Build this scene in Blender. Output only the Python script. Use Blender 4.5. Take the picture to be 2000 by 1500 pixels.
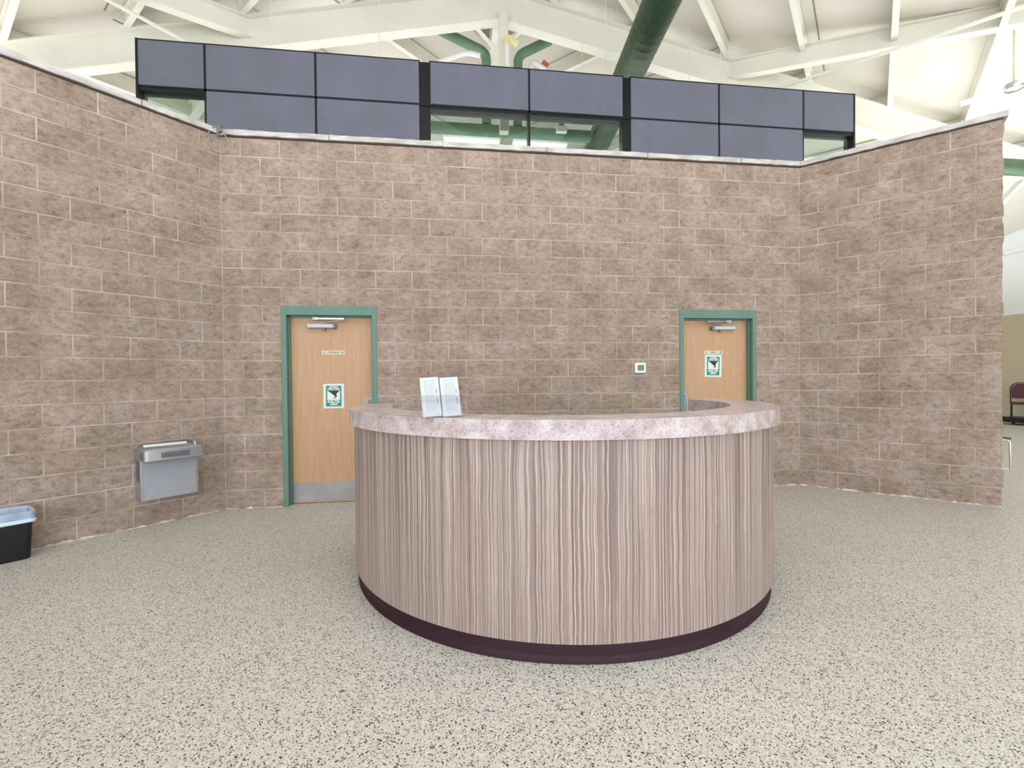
import bpy, bmesh, math, random
from mathutils import Vector, Matrix
random.seed(11)
scn = bpy.context.scene
for o in list(bpy.data.objects): bpy.data.objects.remove(o)
C = bpy.data.collections.new('hall'); scn.collection.children.link(C)
PI = math.pi; S = math.sqrt(.5)

# ---------------------------------------------------------------- camera
F_PX, YAW, PITCH, ROLL = 917.8, .131, -.0124, -.0092
CAM = Vector((2.4521, -5.5086, 1.4079))
Fw = Vector((math.sin(YAW)*math.cos(PITCH), math.cos(YAW)*math.cos(PITCH), math.sin(PITCH)))
r0 = Vector((math.cos(YAW), -math.sin(YAW), 0)); u0 = r0.cross(Fw)
Rv = r0*math.cos(ROLL)+u0*math.sin(ROLL); Uv = -r0*math.sin(ROLL)+u0*math.cos(ROLL)
cam = bpy.data.objects.new('camera', bpy.data.cameras.new('camera')); C.objects.link(cam)
cam.data.sensor_width = 36; cam.data.lens = 36*F_PX/2000; cam.data.clip_start = .05; cam.data.clip_end = 200
m3 = Matrix((Rv, Uv, -Fw)).transposed()
cam.matrix_world = Matrix.Translation(CAM) @ m3.to_4x4()
scn.camera = cam
# ---------------------------------------------------------------- world, lights, exposure
scn.view_settings.view_transform = 'Standard'; scn.view_settings.look = 'None'
scn.view_settings.gamma = 1; scn.view_settings.use_curve_mapping = False
scn.view_settings.exposure = 0.12
w = bpy.data.worlds.new('daylight'); scn.world = w; w.use_nodes = True
w.node_tree.nodes['Background'].inputs[0].default_value = (.88, .94, 1, 1)
w.node_tree.nodes['Background'].inputs[1].default_value = 1.6
def area(name, loc, target, sx, sy, power, col=(1, 1, 1)):
    l = bpy.data.lights.new(name, 'AREA'); l.shape = 'RECTANGLE'; l.size = sx; l.size_y = sy
    l.energy = power; l.color = col
    o = bpy.data.objects.new(name, l); C.objects.link(o); o.location = loc
    o.rotation_euler = (Vector(target)-Vector(loc)).to_track_quat('-Z', 'Y').to_euler()
    return o
area('window_daylight', (3, -10.9, 2.6), (3, 0, 2.6), 22, 4.2, 690, (.86, .92, 1))
area('ceiling_fill', (13.5, 1.0, 3.4), (13.5, 1.2, 9), 5, 6, 360, (.97, .98, 1))  # unseen fill lamps, added to brighten the roof deck from below
area('ceiling_fill', (-6.5, 3.0, 3.4), (-6.0, 3.2, 9), 4, 6, 260, (.98, .98, 1))
area('ceiling_fill', (3.5, 4.9, 4.3), (3.5, 4.9, 9), 9, 4, 180, (.98, .98, 1))
area('ceiling_fill', (13, 9, 3.4), (13, 9, 9), 7, 7, 280, (.98, .98, 1))
area('ceiling_fill', (2, 11, 3.4), (2, 11, 9), 12, 6, 280, (.98, .98, 1))
area('ceiling_fill', (3.4, -4.5, 3.6), (3.4, -3.4, 9), 12, 2, 260, (.97, .98, 1))
area('hall_downlight', (3.0, -4.6, 6.1), (3.0, -4.0, 0), 7, 3.5, 115, (.92, .95, 1))

# ---------------------------------------------------------------- materials
def mat(name, col=(.5, .5, .5), rough=.6, metal=0, spec=.5):
    m = bpy.data.materials.new(name); m.use_nodes = True
    b = m.node_tree.nodes['Principled BSDF']
    b.inputs['Base Color'].default_value = (*col, 1); b.inputs['Roughness'].default_value = rough
    b.inputs['Metallic'].default_value = metal; b.inputs['Specular IOR Level'].default_value = spec
    return m
def s2l(r, g, b):
    f = lambda c: (c/255/12.92) if c/255 <= .04045 else ((c/255+.055)/1.055)**2.4
    return (f(r), f(g), f(b))
class NT:
    def __init__(s, m): s.t = m.node_tree; s.b = s.t.nodes['Principled BSDF']
    def n(s, typ, **kw):
        nd = s.t.nodes.new(typ)
        for k, v in kw.items():
            if hasattr(nd, k): setattr(nd, k, v)
            else: nd.inputs[k.replace('_', ' ')].default_value = v
        return nd
    def l(s, a, ai, b, bi): s.t.links.new(a.outputs[ai], b.inputs[bi])
    def ramp(s, stops, interp='LINEAR'):
        r = s.t.nodes.new('ShaderNodeValToRGB'); e = r.color_ramp; e.interpolation = interp
        while len(e.elements) < len(stops): e.elements.new(.5)
        for el, (p, c) in zip(e.elements, stops):
            el.position = p; el.color = (*c, 1) if len(c) == 3 else c
        return r
    def mix(s, blend='MIX', fac=.5):
        m = s.t.nodes.new('ShaderNodeMix'); m.data_type = 'RGBA'; m.blend_type = blend
        m.inputs[0].default_value = fac; return m
    def mul(s, v):
        m = s.t.nodes.new('ShaderNodeMath'); m.operation = 'MULTIPLY'; m.inputs[1].default_value = v; return m
# split-face block
def block_material():
    m = mat('split_face_block', rough=.95, spec=.15); k = NT(m)
    g = k.n('ShaderNodeNewGeometry'); oi = k.n('ShaderNodeObjectInfo')
    n1 = k.n('ShaderNodeTexNoise', Scale=3.0, Detail=5.0); k.l(g, 'Position', n1, 'Vector')
    n2 = k.n('ShaderNodeTexNoise', Scale=42.0, Detail=7.0, Roughness=.7); k.l(g, 'Position', n2, 'Vector')
    mp = k.n('ShaderNodeMapping'); mp.inputs['Scale'].default_value = (14, 14, 23); mp.inputs['Rotation'].default_value = (0, .3, .2)
    k.l(g, 'Position', mp, 'Vector')
    n3 = k.n('ShaderNodeTexNoise', Scale=1.0, Detail=6.0, Roughness=.62); k.l(mp, 'Vector', n3, 'Vector')
    r1 = k.ramp([(.3, s2l(152, 132, 117)), (.5, s2l(165, 146, 132)), (.7, s2l(177, 158, 147))]); k.l(n1, 'Fac', r1, 0)
    r3 = k.ramp([(.32, (.66, .64, .62)), (.43, (.88, .88, .875)), (.55, (1.0, 1.0, 1.0)), (.68, (1.15, 1.14, 1.12))]); k.l(n3, 'Fac', r3, 0)
    mx = k.mix('MULTIPLY', 1); k.l(r1, 0, mx, 6); k.l(r3, 0, mx, 7)
    r2 = k.ramp([(.34, (.62, .62, .62)), (.46, (1, 1, 1)), (.60, (1, 1, 1)), (.70, (1.40, 1.39, 1.37))]); k.l(n2, 'Fac', r2, 0)
    m2 = k.mix('MULTIPLY', 1); k.l(mx, 2, m2, 6); k.l(r2, 0, m2, 7)
    rr = k.ramp([(0, (.94, .94, .93)), (.5, (1, .995, .99)), (1, (1.05, 1.045, 1.05))]); k.l(oi, 'Random', rr, 0)
    m4 = k.mix('MULTIPLY', 1); k.l(m2, 2, m4, 6); k.l(rr, 0, m4, 7)
    k.l(m4, 2, k.b, 'Base Color')
    ad = k.t.nodes.new('ShaderNodeMath'); ad.operation = 'ADD'; h2 = k.mul(.35); k.l(n2, 'Fac', h2, 0)
    k.l(n3, 'Fac', ad, 0); k.l(h2, 0, ad, 1)
    bp = k.n('ShaderNodeBump', Strength=1.0, Distance=.016); k.l(ad, 0, bp, 'Height'); k.l(bp, 0, k.b, 'Normal')
    return m
M_BLOCK = block_material()
def noisy(name, c1, c2, scale=8, rough=.6, bump=0, bscale=60, metal=0, spec=.4, stretch=None, det=4):
    m = mat(name, c1, rough, metal, spec); k = NT(m)
    tc = k.n('ShaderNodeTexCoord'); src = (tc, 'Object')
    if stretch:
        mp = k.n('ShaderNodeMapping'); mp.inputs['Scale'].default_value = stretch; k.l(tc, 'Object', mp, 'Vector'); src = (mp, 'Vector')
    n = k.n('ShaderNodeTexNoise', Scale=scale, Detail=float(det)); k.l(*src, n, 'Vector')
    r = k.ramp([(.35, c1), (.65, c2)]); k.l(n, 'Fac', r, 0); k.l(r, 0, k.b, 'Base Color')
    if bump:
        n2 = k.n('ShaderNodeTexNoise', Scale=bscale, Detail=4.0); k.l(*src, n2, 'Vector')
        b = k.n('ShaderNodeBump', Strength=.6, Distance=bump); k.l(n2, 'Fac', b, 'Height'); k.l(b, 0, k.b, 'Normal')
    return m
M_MORTAR = noisy('mortar', s2l(160, 144, 131), s2l(198, 184, 172), 3.2, .95, .003, 120, spec=.1)
M_COPING = noisy('cast_stone', s2l(172, 168, 164), s2l(202, 199, 196), 5, .85, .01, 16, spec=.2, stretch=(1, 1, 3))
M_SEAL = noisy('white_sealant', s2l(225, 222, 215), s2l(150, 130, 118), 9, .8, .004, 60)
def floor_material():
    m = mat('epoxy_chip_floor', rough=.42, spec=.35); k = NT(m)
    g = k.n('ShaderNodeNewGeometry')
    nz = k.n('ShaderNodeTexNoise', Scale=110.0, Detail=2.0); k.l(g, 'Position', nz, 'Vector')
    vm = k.n('ShaderNodeVectorMath', operation='MULTIPLY_ADD'); k.l(nz, 'Color', vm, 0)
    vm.inputs[1].default_value = (.006, .006, 0); k.l(g, 'Position', vm, 2)
    fl = k.n('ShaderNodeVectorMath', operation='MULTIPLY'); k.l(vm, 0, fl, 0); fl.inputs[1].default_value = (1, 1, 0)
    v = k.n('ShaderNodeTexVoronoi', Scale=190.0); k.l(fl, 0, v, 'Vector')
    sp = k.n('ShaderNodeSeparateColor'); k.l(v, 'Color', sp, 0)
    r = k.ramp([(0, s2l(40, 34, 34)), (.05, s2l(60, 50, 48)), (.075, s2l(112, 92, 84)), (.105, s2l(150, 148, 144)), (.14, s2l(192, 189, 182)),
                (.38, s2l(203, 200, 192)), (.62, s2l(209, 206, 198)), (.88, s2l(222, 220, 214))], 'CONSTANT')
    k.l(sp, 0, r, 0)
    v2 = k.n('ShaderNodeTexVoronoi', Scale=330.0); k.l(fl, 0, v2, 'Vector')
    s3 = k.n('ShaderNodeSeparateColor'); k.l(v2, 'Color', s3, 0)
    r2 = k.ramp([(0, (.45, .44, .43)), (.06, (.95, .95, .95)), (.4, (1, 1, 1)), (.8, (1.03, 1.03, 1.03))], 'CONSTANT'); k.l(s3, 0, r2, 0)
    mx = k.mix('MULTIPLY', 1); k.l(r, 0, mx, 6); k.l(r2, 0, mx, 7)
    nb = k.n('ShaderNodeTexNoise', Scale=.9, Detail=3.0); k.l(g, 'Position', nb, 'Vector')
    rb = k.ramp([(.3, (.96, .955, .94)), (.7, (1.0, 1.0, 1.0))]); k.l(nb, 'Fac', rb, 0)
    m2 = k.mix('MULTIPLY', 1); k.l(mx, 2, m2, 6); k.l(rb, 0, m2, 7); k.l(m2, 2, k.b, 'Base Color')
    bp = k.n('ShaderNodeBump', Strength=.15, Distance=.002); k.l(nz, 'Fac', bp, 'Height'); k.l(bp, 0, k.b, 'Normal')
    return m
M_FLOOR = floor_material()
def laminate():
    m = mat('striped_wood_laminate', rough=.38, spec=.4); k = NT(m)
    uv = k.n('ShaderNodeUVMap')
    wob = k.n('ShaderNodeTexNoise', Scale=1.0, Detail=3.0)
    mw = k.n('ShaderNodeMapping'); mw.inputs['Scale'].default_value = (7, 3.4, 1); k.l(uv, 0, mw, 'Vector'); k.l(mw, 'Vector', wob, 'Vector')
    ma = k.n('ShaderNodeVectorMath', operation='MULTIPLY_ADD'); k.l(wob, 'Color', ma, 0)
    ma.inputs[1].default_value = (.024, 0, 0); k.l(uv, 0, ma, 2)
    def lay(sx, sy, det):
        mp = k.n('ShaderNodeMapping'); mp.inputs['Scale'].default_value = (sx, sy, 1); k.l(ma, 0, mp, 'Vector')
        n = k.n('ShaderNodeTexNoise', Scale=1.0, Detail=float(det), Roughness=.55); k.l(mp, 'Vector', n, 'Vector'); return n
    a = lay(70, .30, 1); b = lay(120, .35, 1); c = lay(420, 9, 5); d = lay(9, .15, 2)
    ra = k.ramp([(.28, s2l(130, 109, 103)), (.42, s2l(144, 124, 117)), (.55, s2l(157, 137, 130)), (.72, s2l(172, 153, 146))]); k.l(a, 'Fac', ra, 0)
    rb = k.ramp([(.53, (0, 0, 0)), (.60, (.9, .9, .9)), (.65, (0.25, 0.25, 0.25))]); k.l(b, 'Fac', rb, 0)
    mx = k.mix(); k.l(rb, 0, mx, 0); k.l(ra, 0, mx, 6); mx.inputs[7].default_value = (*s2l(206, 189, 180), 1)
    rk = k.ramp([(.34, (.75, .75, .75)), (.42, (0, 0, 0))]); k.l(b, 'Fac', rk, 0)
    my = k.mix(); k.l(rk, 0, my, 0); k.l(mx, 2, my, 6); my.inputs[7].default_value = (*s2l(110, 90, 85), 1)
    rc = k.ramp([(.32, (.80, .79, .79)), (.68, (1.10, 1.10, 1.10))]); k.l(c, 'Fac', rc, 0)
    mz = k.mix('MULTIPLY', 1); k.l(my, 2, mz, 6); k.l(rc, 0, mz, 7)
    rd = k.ramp([(.35, (.97, .95, .95)), (.65, (1.01, 1.01, 1.02))]); k.l(d, 'Fac', rd, 0)
    m5 = k.mix('MULTIPLY', 1); k.l(mz, 2, m5, 6); k.l(rd, 0, m5, 7)
    k.l(m5, 2, k.b, 'Base Color'); return m
M_LAM = laminate()
def granite():
    m = mat('granite_pattern_laminate', rough=.3, spec=.5); k = NT(m)
    tc = k.n('ShaderNodeTexCoord')
    n1 = k.n('ShaderNodeTexNoise', Scale=11.0, Detail=5.0); k.l(tc, 'Object', n1, 'Vector')
    n2 = k.n('ShaderNodeTexNoise', Scale=90.0, Detail=6.0, Roughness=.75); k.l(tc, 'Object', n2, 'Vector')
    n3 = k.n('ShaderNodeTexNoise', Scale=38.0, Detail=6.0, Roughness=.7, Distortion=.8); k.l(tc, 'Object', n3, 'Vector')
    r1 = k.ramp([(.35, s2l(176, 160, 160)), (.5, s2l(197, 183, 180)), (.65, s2l(211, 202, 201))]); k.l(n1, 'Fac', r1, 0)
    r2 = k.ramp([(.36, (.48, .42, .45)), (.46, (.92, .91, .92)), (.60, (1, 1, 1)), (.72, (1.14, 1.14, 1.14))]); k.l(n2, 'Fac', r2, 0)
    mx = k.mix('MULTIPLY', 1); k.l(r1, 0, mx, 6); k.l(r2, 0, mx, 7)
    r3 = k.ramp([(.30, (.62, .50, .54)), (.40, (.97, .95, .96)), (.6, (1.02, 1.02, 1.02))]); k.l(n3, 'Fac', r3, 0)
    m2 = k.mix('MULTIPLY', 1); k.l(mx, 2, m2, 6); k.l(r3, 0, m2, 7); k.l(m2, 2, k.b, 'Base Color'); return m
M_GRAN = granite()
M_KICK = mat('maroon_rubber_base', s2l(50, 24, 34), .5, 0, .25)
M_GREEN = noisy('sage_green_paint', s2l(92, 124, 112), s2l(98, 131, 119), 4, .45)
M_DOOR = noisy('maple_veneer', s2l(182, 143, 106), s2l(190, 153, 117), 5, .45, stretch=(6, 6, .5))
M_STEEL = noisy('brushed_steel', s2l(168, 168, 172), s2l(184, 184, 190), 6, .42, metal=.75, stretch=(1, 1, 30))
M_KPLATE = noisy('dull_steel_plate', s2l(150, 148, 148), s2l(166, 164, 163), 3, .5, metal=.55)
M_ALU = mat('silver_painted_metal', s2l(184, 186, 196), .5, .2)
M_DKSTEEL = mat('dark_steel', s2l(120, 118, 115), .45, .6)  # darker grey steel for small fittings
M_CHROME = mat('chrome', s2l(215, 215, 220), .15, 1)
M_BLACK = mat('black_anodised', s2l(24, 25, 30), .4, 0, .4)
M_CREAM = noisy('cream_painted_steel', s2l(228, 226, 212), s2l(234, 232, 219), 1.5, .6)
M_DECK = noisy('cream_roof_deck', s2l(220, 216, 203), s2l(228, 225, 212), .7, .7)
M_SEAM = mat('deck_seam', s2l(120, 108, 90), .8)
M_PANEL = noisy('lavender_grey_fabric', s2l(113, 114, 127), s2l(118, 119, 133), 2, .85, .0006, 400, spec=.2)
M_DUCT = noisy('green_duct_paint', s2l(46, 72, 46), s2l(54, 80, 54), 3, .45, spec=.5)
M_PIPEG = noisy('green_pipe_paint', s2l(104, 136, 110), s2l(112, 144, 118), 5, .5)
M_WHITE = mat('white_plastic', s2l(232, 232, 232), .5)
M_YEL = noisy('yellowed_insulation', s2l(226, 212, 150), s2l(236, 228, 190), 9, .7)
M_ORANGE = mat('rust_orange_end', s2l(190, 110, 70), .7)
M_PAPER = mat('white_paper', s2l(218, 221, 221), .6)
M_STACK = mat('brochure_paper', s2l(196, 200, 200), .7, 0, .2)
M_INK = mat('grey_print', s2l(150, 158, 160), .7)
M_INK2 = mat('dark_print', s2l(120, 120, 122), .7)
M_SGREEN = mat('sign_green', s2l(22, 128, 98), .5)
M_SPALE = mat('pale_green_edge', s2l(150, 196, 190), .5)
M_SBLACK = mat('sign_black', s2l(20, 20, 26), .5)
M_PLAQ = mat('beige_sign_plate', s2l(205, 198, 176), .5)
M_LCD = mat('lcd_grey_green', s2l(96, 108, 88), .3)
M_LINER = noisy('grey_plastic_bag', s2l(150, 166, 190), s2l(178, 192, 212), 9, .35, .006, 22)
M_LINERW = mat('white_bag_hem', s2l(205, 222, 236), .4)
M_BIN = mat('black_plastic', s2l(12, 13, 20), .5)
M_MAROON = mat('maroon_vinyl', s2l(78, 26, 34), .5)
M_WTAN = noisy('tan_wall_paint', s2l(186, 177, 154), s2l(194, 185, 162), 1, .8)
M_WWHITE = noisy('white_wall_paint', s2l(226, 229, 230), s2l(232, 234, 235), 1, .8)
M_BUTTON = mat('grey_push_bar', s2l(92, 98, 106), .45)
M_BASIN = mat('bright_basin_back', s2l(232, 232, 226), .4)
M_WIRE = mat('grey_wire', s2l(150, 146, 142), .5, .3)
M_SHADOW = mat('coping_shade_brown', s2l(70, 55, 48), .9)  # dark brown standing in for the shade under the coping
def glass():
    m = bpy.data.materials.new('clear_glass'); m.use_nodes = True; t = m.node_tree; t.nodes.clear()
    o = t.nodes.new('ShaderNodeOutputMaterial'); a = t.nodes.new('ShaderNodeBsdfTransparent'); a.inputs[0].default_value = (.72, .78, .75, 1)
    g = t.nodes.new('ShaderNodeBsdfGlossy'); g.inputs['Roughness'].default_value = .02; g.inputs[0].default_value = (.9, .95, .93, 1)
    lw = t.nodes.new('ShaderNodeLayerWeight'); pw = t.nodes.new('ShaderNodeMath'); pw.operation = 'POWER'; pw.inputs[1].default_value = 4.0
    f = t.nodes.new('ShaderNodeMath'); f.operation = 'MULTIPLY_ADD'; f.inputs[1].default_value = .9; f.inputs[2].default_value = .05
    t.links.new(lw.outputs['Facing'], pw.inputs[0]); t.links.new(pw.outputs[0], f.inputs[0])
    mx = t.nodes.new('ShaderNodeMixShader'); t.links.new(f.outputs[0], mx.inputs[0]); t.links.new(a.outputs[0], mx.inputs[1])
    t.links.new(g.outputs[0], mx.inputs[2]); t.links.new(mx.outputs[0], o.inputs[0]); return m
M_GLASS = glass()
def acrylic():
    m = glass(); m.name = 'clear_acrylic'
    for n in m.node_tree.nodes:
        if n.type == 'MATH' and n.operation == 'MULTIPLY_ADD': n.inputs[1].default_value = .4; n.inputs[2].default_value = .015
        if n.type == 'BSDF_TRANSPARENT': n.inputs[0].default_value = (.94, .94, .96, 1)
    return m
M_ACR = acrylic()
def emit(name, col, s):
    m = mat(name, col); b = m.node_tree.nodes['Principled BSDF']
    b.inputs['Emission Color'].default_value = (*col, 1); b.inputs['Emission Strength'].default_value = s; return m
M_TUBE = emit('fluorescent_tube', (1, 1, .97), 1.6)

# ---------------------------------------------------------------- mesh helpers
class MB:
    def __init__(s): s.v = []; s.f = []; s.mi = []; s.uv = None
    def add(s, vs, fs, mi=0):
        o = len(s.v); s.v += [tuple(p) for p in vs]; s.f += [tuple(i+o for i in f) for f in fs]; s.mi += [mi]*len(fs); return s
    def box(s, x0, x1, y0, y1, z0, z1, T=None, mi=0):
        vs = [Vector((x, y, z)) for z in (z0, z1) for y in (y0, y1) for x in (x0, x1)]
        if T is not None: vs = [T @ p for p in vs]
        fs = [(0, 2, 3, 1), (4, 5, 7, 6), (0, 1, 5, 4), (2, 6, 7, 3), (0, 4, 6, 2), (1, 3, 7, 5)]
        return s.add(vs, fs, mi)
    def prism(s, pts, d0, d1, T, mi=0):      # outline pts (x,z) extruded along y from d0 to d1, then T
        n = len(pts)
        vs = [T @ Vector((x, d0, z)) for x, z in pts]+[T @ Vector((x, d1, z)) for x, z in pts]
        fs = [tuple(range(n)), tuple(range(2*n-1, n-1, -1))]+[((i+1) % n, i, i+n, (i+1) % n+n) for i in range(n)]
        return s.add(vs, fs, mi)
    def tube(s, path, r, seg=12, cap=True, mi=0):
        path = [Vector(p) for p in path]; n = len(path); rings = []
        rr = r if isinstance(r, (list, tuple)) else [r]*n
        up = None
        for i, p in enumerate(path):
            d = (path[min(i+1, n-1)]-path[max(i-1, 0)]).normalized()
            if up is None: up = Vector((0, 0, 1)) if abs(d.z) < .9 else Vector((1, 0, 0))
            a = d.cross(up).normalized(); b = a.cross(d).normalized(); up = b
            rings.append([p+(a*math.cos(t)+b*math.sin(t))*rr[i] for t in [2*PI*j/seg for j in range(seg)]])
        vs = [q for R in rings for q in R]; fs = []
        for i in range(n-1):
            for j in range(seg): fs.append((i*seg+j, i*seg+(j+1) % seg, (i+1)*seg+(j+1) % seg, (i+1)*seg+j))
        if cap: fs += [tuple(range(seg-1, -1, -1)), tuple((n-1)*seg+j for j in range(seg))]
        return s.add(vs, fs, mi)
    def bar(s, a, b, w, h, up=(0, 0, 1), mi=0):  # rectangular bar, w sideways, h along up
        a = Vector(a); b = Vector(b); d = (b-a).normalized(); u = Vector(up); sd = d.cross(u).normalized(); u = sd.cross(d).normalized()
        vs = [p+sd*i*w/2+u*j*h/2 for p in (a, b) for j in (-1, 1) for i in (-1, 1)]
        return s.add(vs, [(0, 1, 3, 2), (4, 6, 7, 5), (0, 4, 5, 1), (2, 3, 7, 6), (0, 2, 6, 4), (1, 5, 7, 3)], mi)
    def build(s, name, mats, parent=None, smooth=False, bevel=0, seg=2, loc=None):
        me = bpy.data.meshes.new(name); me.from_pydata(s.v, [], s.f)
        if not isinstance(mats, (list, tuple)): mats = [mats]
        for m in mats: me.materials.append(m)
        me.polygons.foreach_set('material_index', s.mi)
        if s.uv:
            ul = me.uv_layers.new(name='UVMap')
            for lp in me.loops: ul.data[lp.index].uv = s.uv[lp.vertex_index]
        bm = bmesh.new(); bm.from_mesh(me); bmesh.ops.recalc_face_normals(bm, faces=bm.faces); bm.to_mesh(me); bm.free()
        if smooth:
            me.polygons.foreach_set('use_smooth', [True]*len(me.polygons))
            me.set_sharp_from_angle(angle=math.radians(38))
        o = bpy.data.objects.new(name, me); C.objects.link(o)
        if parent: o.parent = parent
        if bevel:
            b = o.modifiers.new('bevel', 'BEVEL'); b.width = bevel; b.segments = seg; b.limit_method = 'ANGLE'
            o.data.polygons.foreach_set('use_smooth', [True]*len(me.polygons)); me.set_sharp_from_angle(angle=math.radians(38))
        if loc is not None: o.location = loc
        return o
def tag(o, label=None, cat=None, group=None, kind=None):
    if label: o['label'] = label
    if cat: o['category'] = cat
    if group: o['group'] = group
    if kind: o['kind'] = kind
    return o
def thing(name, label, cat, loc=(0, 0, 0), rotz=0, group=None):
    o = bpy.data.objects.new(name, None); C.objects.link(o); o.location = loc; o.rotation_euler = (0, 0, rotz); o.empty_display_size = .1
    return tag(o, label, cat, group)
def arc_pts(c, R, a0, a1, n): return [(c[0]+R*math.cos(a0+(a1-a0)*i/n), c[1]+R*math.sin(a0+(a1-a0)*i/n)) for i in range(n+1)]
I4 = Matrix.Identity(4)

# ================================================================ SETTING
BL, BH, NC = .4064, .2032, 20
L = 6.907; H = NC*BH
XE = 18.5
fl = MB(); fl.box(-12, XE+.3, -13, 19, -.2, 0)
floor = fl.build('floor', M_FLOOR); tag(floor, 'speckled epoxy chip floor in pale grey and tan with dark flecks', kind='structure')

# ---- split-face block meshes: 4x2 front grid, chamfered skirt
def block_mesh(w, h, seed, end_rough=False, nx=4):
    rnd = random.Random(seed); nz = 2; vs = []; fs = []
    mpd = .007
    for j in range(nz+1):
        for i in range(nx+1):
            x = -w/2+w*i/nx; z = -h/2+h*j/nz; e = (i in (0, nx)) or (j in (0, nz))
            if not e: x += rnd.uniform(-.02, .02); z += rnd.uniform(-.015, .015)
            y = -rnd.uniform(.0005, .0025) if e else -rnd.uniform(.002, .009)
            if end_rough and i == nx: x += rnd.uniform(-.004, .016)
            vs.append((x, y, z))
    def id(i, j): return j*(nx+1)+i
    for j in range(nz):
        for i in range(nx):
            a, b, c, d = id(i, j), id(i+1, j), id(i+1, j+1), id(i, j+1)
            if rnd.random() < .5: fs += [(a, b, c), (a, c, d)]
            else: fs += [(a, b, d), (b, c, d)]
    rim = [id(i, 0) for i in range(nx+1)]+[id(nx, j) for j in range(1, nz+1)]+[id(i, nz) for i in range(nx-1, -1, -1)]+[id(0, j) for j in range(nz-1, 0, -1)]
    o = len(vs)
    for k in rim: vs.append(vs[k])
    for k in rim: vs.append((vs[k][0], .03, vs[k][2]))
    n = len(rim)
    for k in range(n): fs.append((o+(k+1) % n, o+k, o+n+k, o+n+(k+1) % n))
    me = bpy.data.meshes.new('concrete_block'); me.from_pydata(vs, [], fs); me.materials.append(M_BLOCK)
    me.polygons.foreach_set('use_smooth', [i < nx*nz*2 for i in range(len(fs))])
    return me
cache = {}
def get_block(w, end=False):
    key = (round(w, 3), end); lst = cache.setdefault(key, [])
    lim = 10 if abs(w-(BL-.012)) < .01 else 4
    if len(lst) < lim: lst.append(block_mesh(w, BH-.012, len(cache)*31+len(lst), end, 4 if w > .25 else 2)); return lst[-1]
    return random.choice(lst)
def fill_wall(root, T, length, openings, first_half_odd=True, flip=False, end_rough=False):
    """T maps (s, out, z) wall coordinates (front face at y=0, room on -y) to world"""
    for c in range(NC):
        joints = [0.0]; x = BL*.5 if c % 2 == 1 else BL
        while x < length-.05: joints.append(x); x += BL
        joints.append(length); z = (c+.5)*BH
        for a, b in zip(joints[:-1], joints[1:]):
            segs = [(a, b)]
            for (o0, o1, oz) in openings:
                if z < oz:
                    ns = []
                    for p, q in segs:
                        if q <= o0 or p >= o1: ns.append((p, q)); continue
                        if p < o0: ns.append((p, o0))
                        if q > o1: ns.append((o1, q))
                    segs = ns
            for p, q in segs:
                if q-p < .04: continue
                g0 = .006; wd = q-p-2*g0
                last = end_rough and abs(q-length) < 1e-4
                o = bpy.data.objects.new('concrete_block', get_block(wd, last)); C.objects.link(o)
                o.parent = root
                mx = (p+q)/2
                M = T @ Matrix.Translation((mx, 0, z))
                if not last and random.random() < .5: M = M @ Matrix.Rotation(PI, 4, 'Y')
                o.matrix_local = M
# back wall
D1 = (.606, 1.630, 2.235); D2 = (5.278, 6.302, 2.235)
TH = .30
core = MB(); xs = [(-.1, D1[0], 0), (D1[0], D1[1], 1), (D1[1], D2[0], 0), (D2[0], D2[1], 1), (D2[1], L+.1, 0)]
for a, b, dr in xs: core.box(a, b, .0015, TH, (2.235 if dr else 0), H)
wall_back = core.build('wall_back', M_MORTAR); tag(wall_back, 'tan split-face block wall holding the two restroom doors', kind='structure')
fill_wall(wall_back, I4, L, [D1, D2])
# left wall: s runs away from the corner toward the camera-left
def wallT(origin, dirv, room):
    d = Vector(dirv); r = -Vector(room); M = Matrix(((d.x, r.x, 0, origin[0]), (d.y, r.y, 0, origin[1]), (0, 0, 1, 0), (0, 0, 0, 1)))
    return M
TL = wallT((0, 0), (-S, -S, 0), (S, -S, 0)); LEN_L = 6.5*BL
TR = wallT((L, 0), (S, -S, 0), (-S, -S, 0)); LEN_R = 4.5*BL
c2 = MB(); c2.box(-.0, LEN_L, .0015, TH, 0, H, TL)
wall_left = c2.build('wall_left', M_MORTAR); tag(wall_left, 'tan split-face block wall angled toward the viewer with the drinking fountain', kind='structure')
fill_wall(wall_left, TL, LEN_L, [])
c3 = MB(); c3.box(-.0, LEN_R-.006, .0015, TH, 0, H, TR)
wall_right = c3.build('wall_right', M_MORTAR); tag(wall_right, 'tan split-face block wall angled on the right with a ragged free end', kind='structure')
fill_wall(wall_right, TR, LEN_R, [], end_rough=True)
# coping stones (children of their walls)
def coping(root, T, a, b, sd, m0=0, m1=0):
    rnd = random.Random(sd); n = 14; f = []; 
    vs = []; g = .004
    for i in range(n+1):
        s = a+g+(b-a-2*g)*i/n
        k = (i/n)
        for (y, z) in ((-.034, H+.012), (-.036, H+.066), (TH+.03, H+.072), (TH+.03, H+.012)):
            front = y < 0
            ss = s
            if front: ss = s + (m0*(1-k)+m1*k)*1.0
            vs.append(T @ Vector((ss, y+(rnd.uniform(-.004, .004) if front else 0), z+(rnd.uniform(-.0035, .0035) if front else 0))))
    for i in range(n):
        for j in range(4): f.append((i*4+j, i*4+(j+1) % 4, (i+1)*4+(j+1) % 4, (i+1)*4+j))
    f += [(0, 3, 2, 1), (n*4, n*4+1, n*4+2, n*4+3)]
    mb = MB(); mb.add(vs, f); mb.build('coping_stone', M_COPING, root)
cj = [0, 1.148, 2.40, 3.614, 4.863, 6.084, L]; t8 = .036*math.tan(PI/8)
for i in range(6): coping(wall_back, I4, cj[i], cj[i+1], 50+i, t8 if i == 0 else 0, -t8 if i == 5 else 0)
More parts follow.
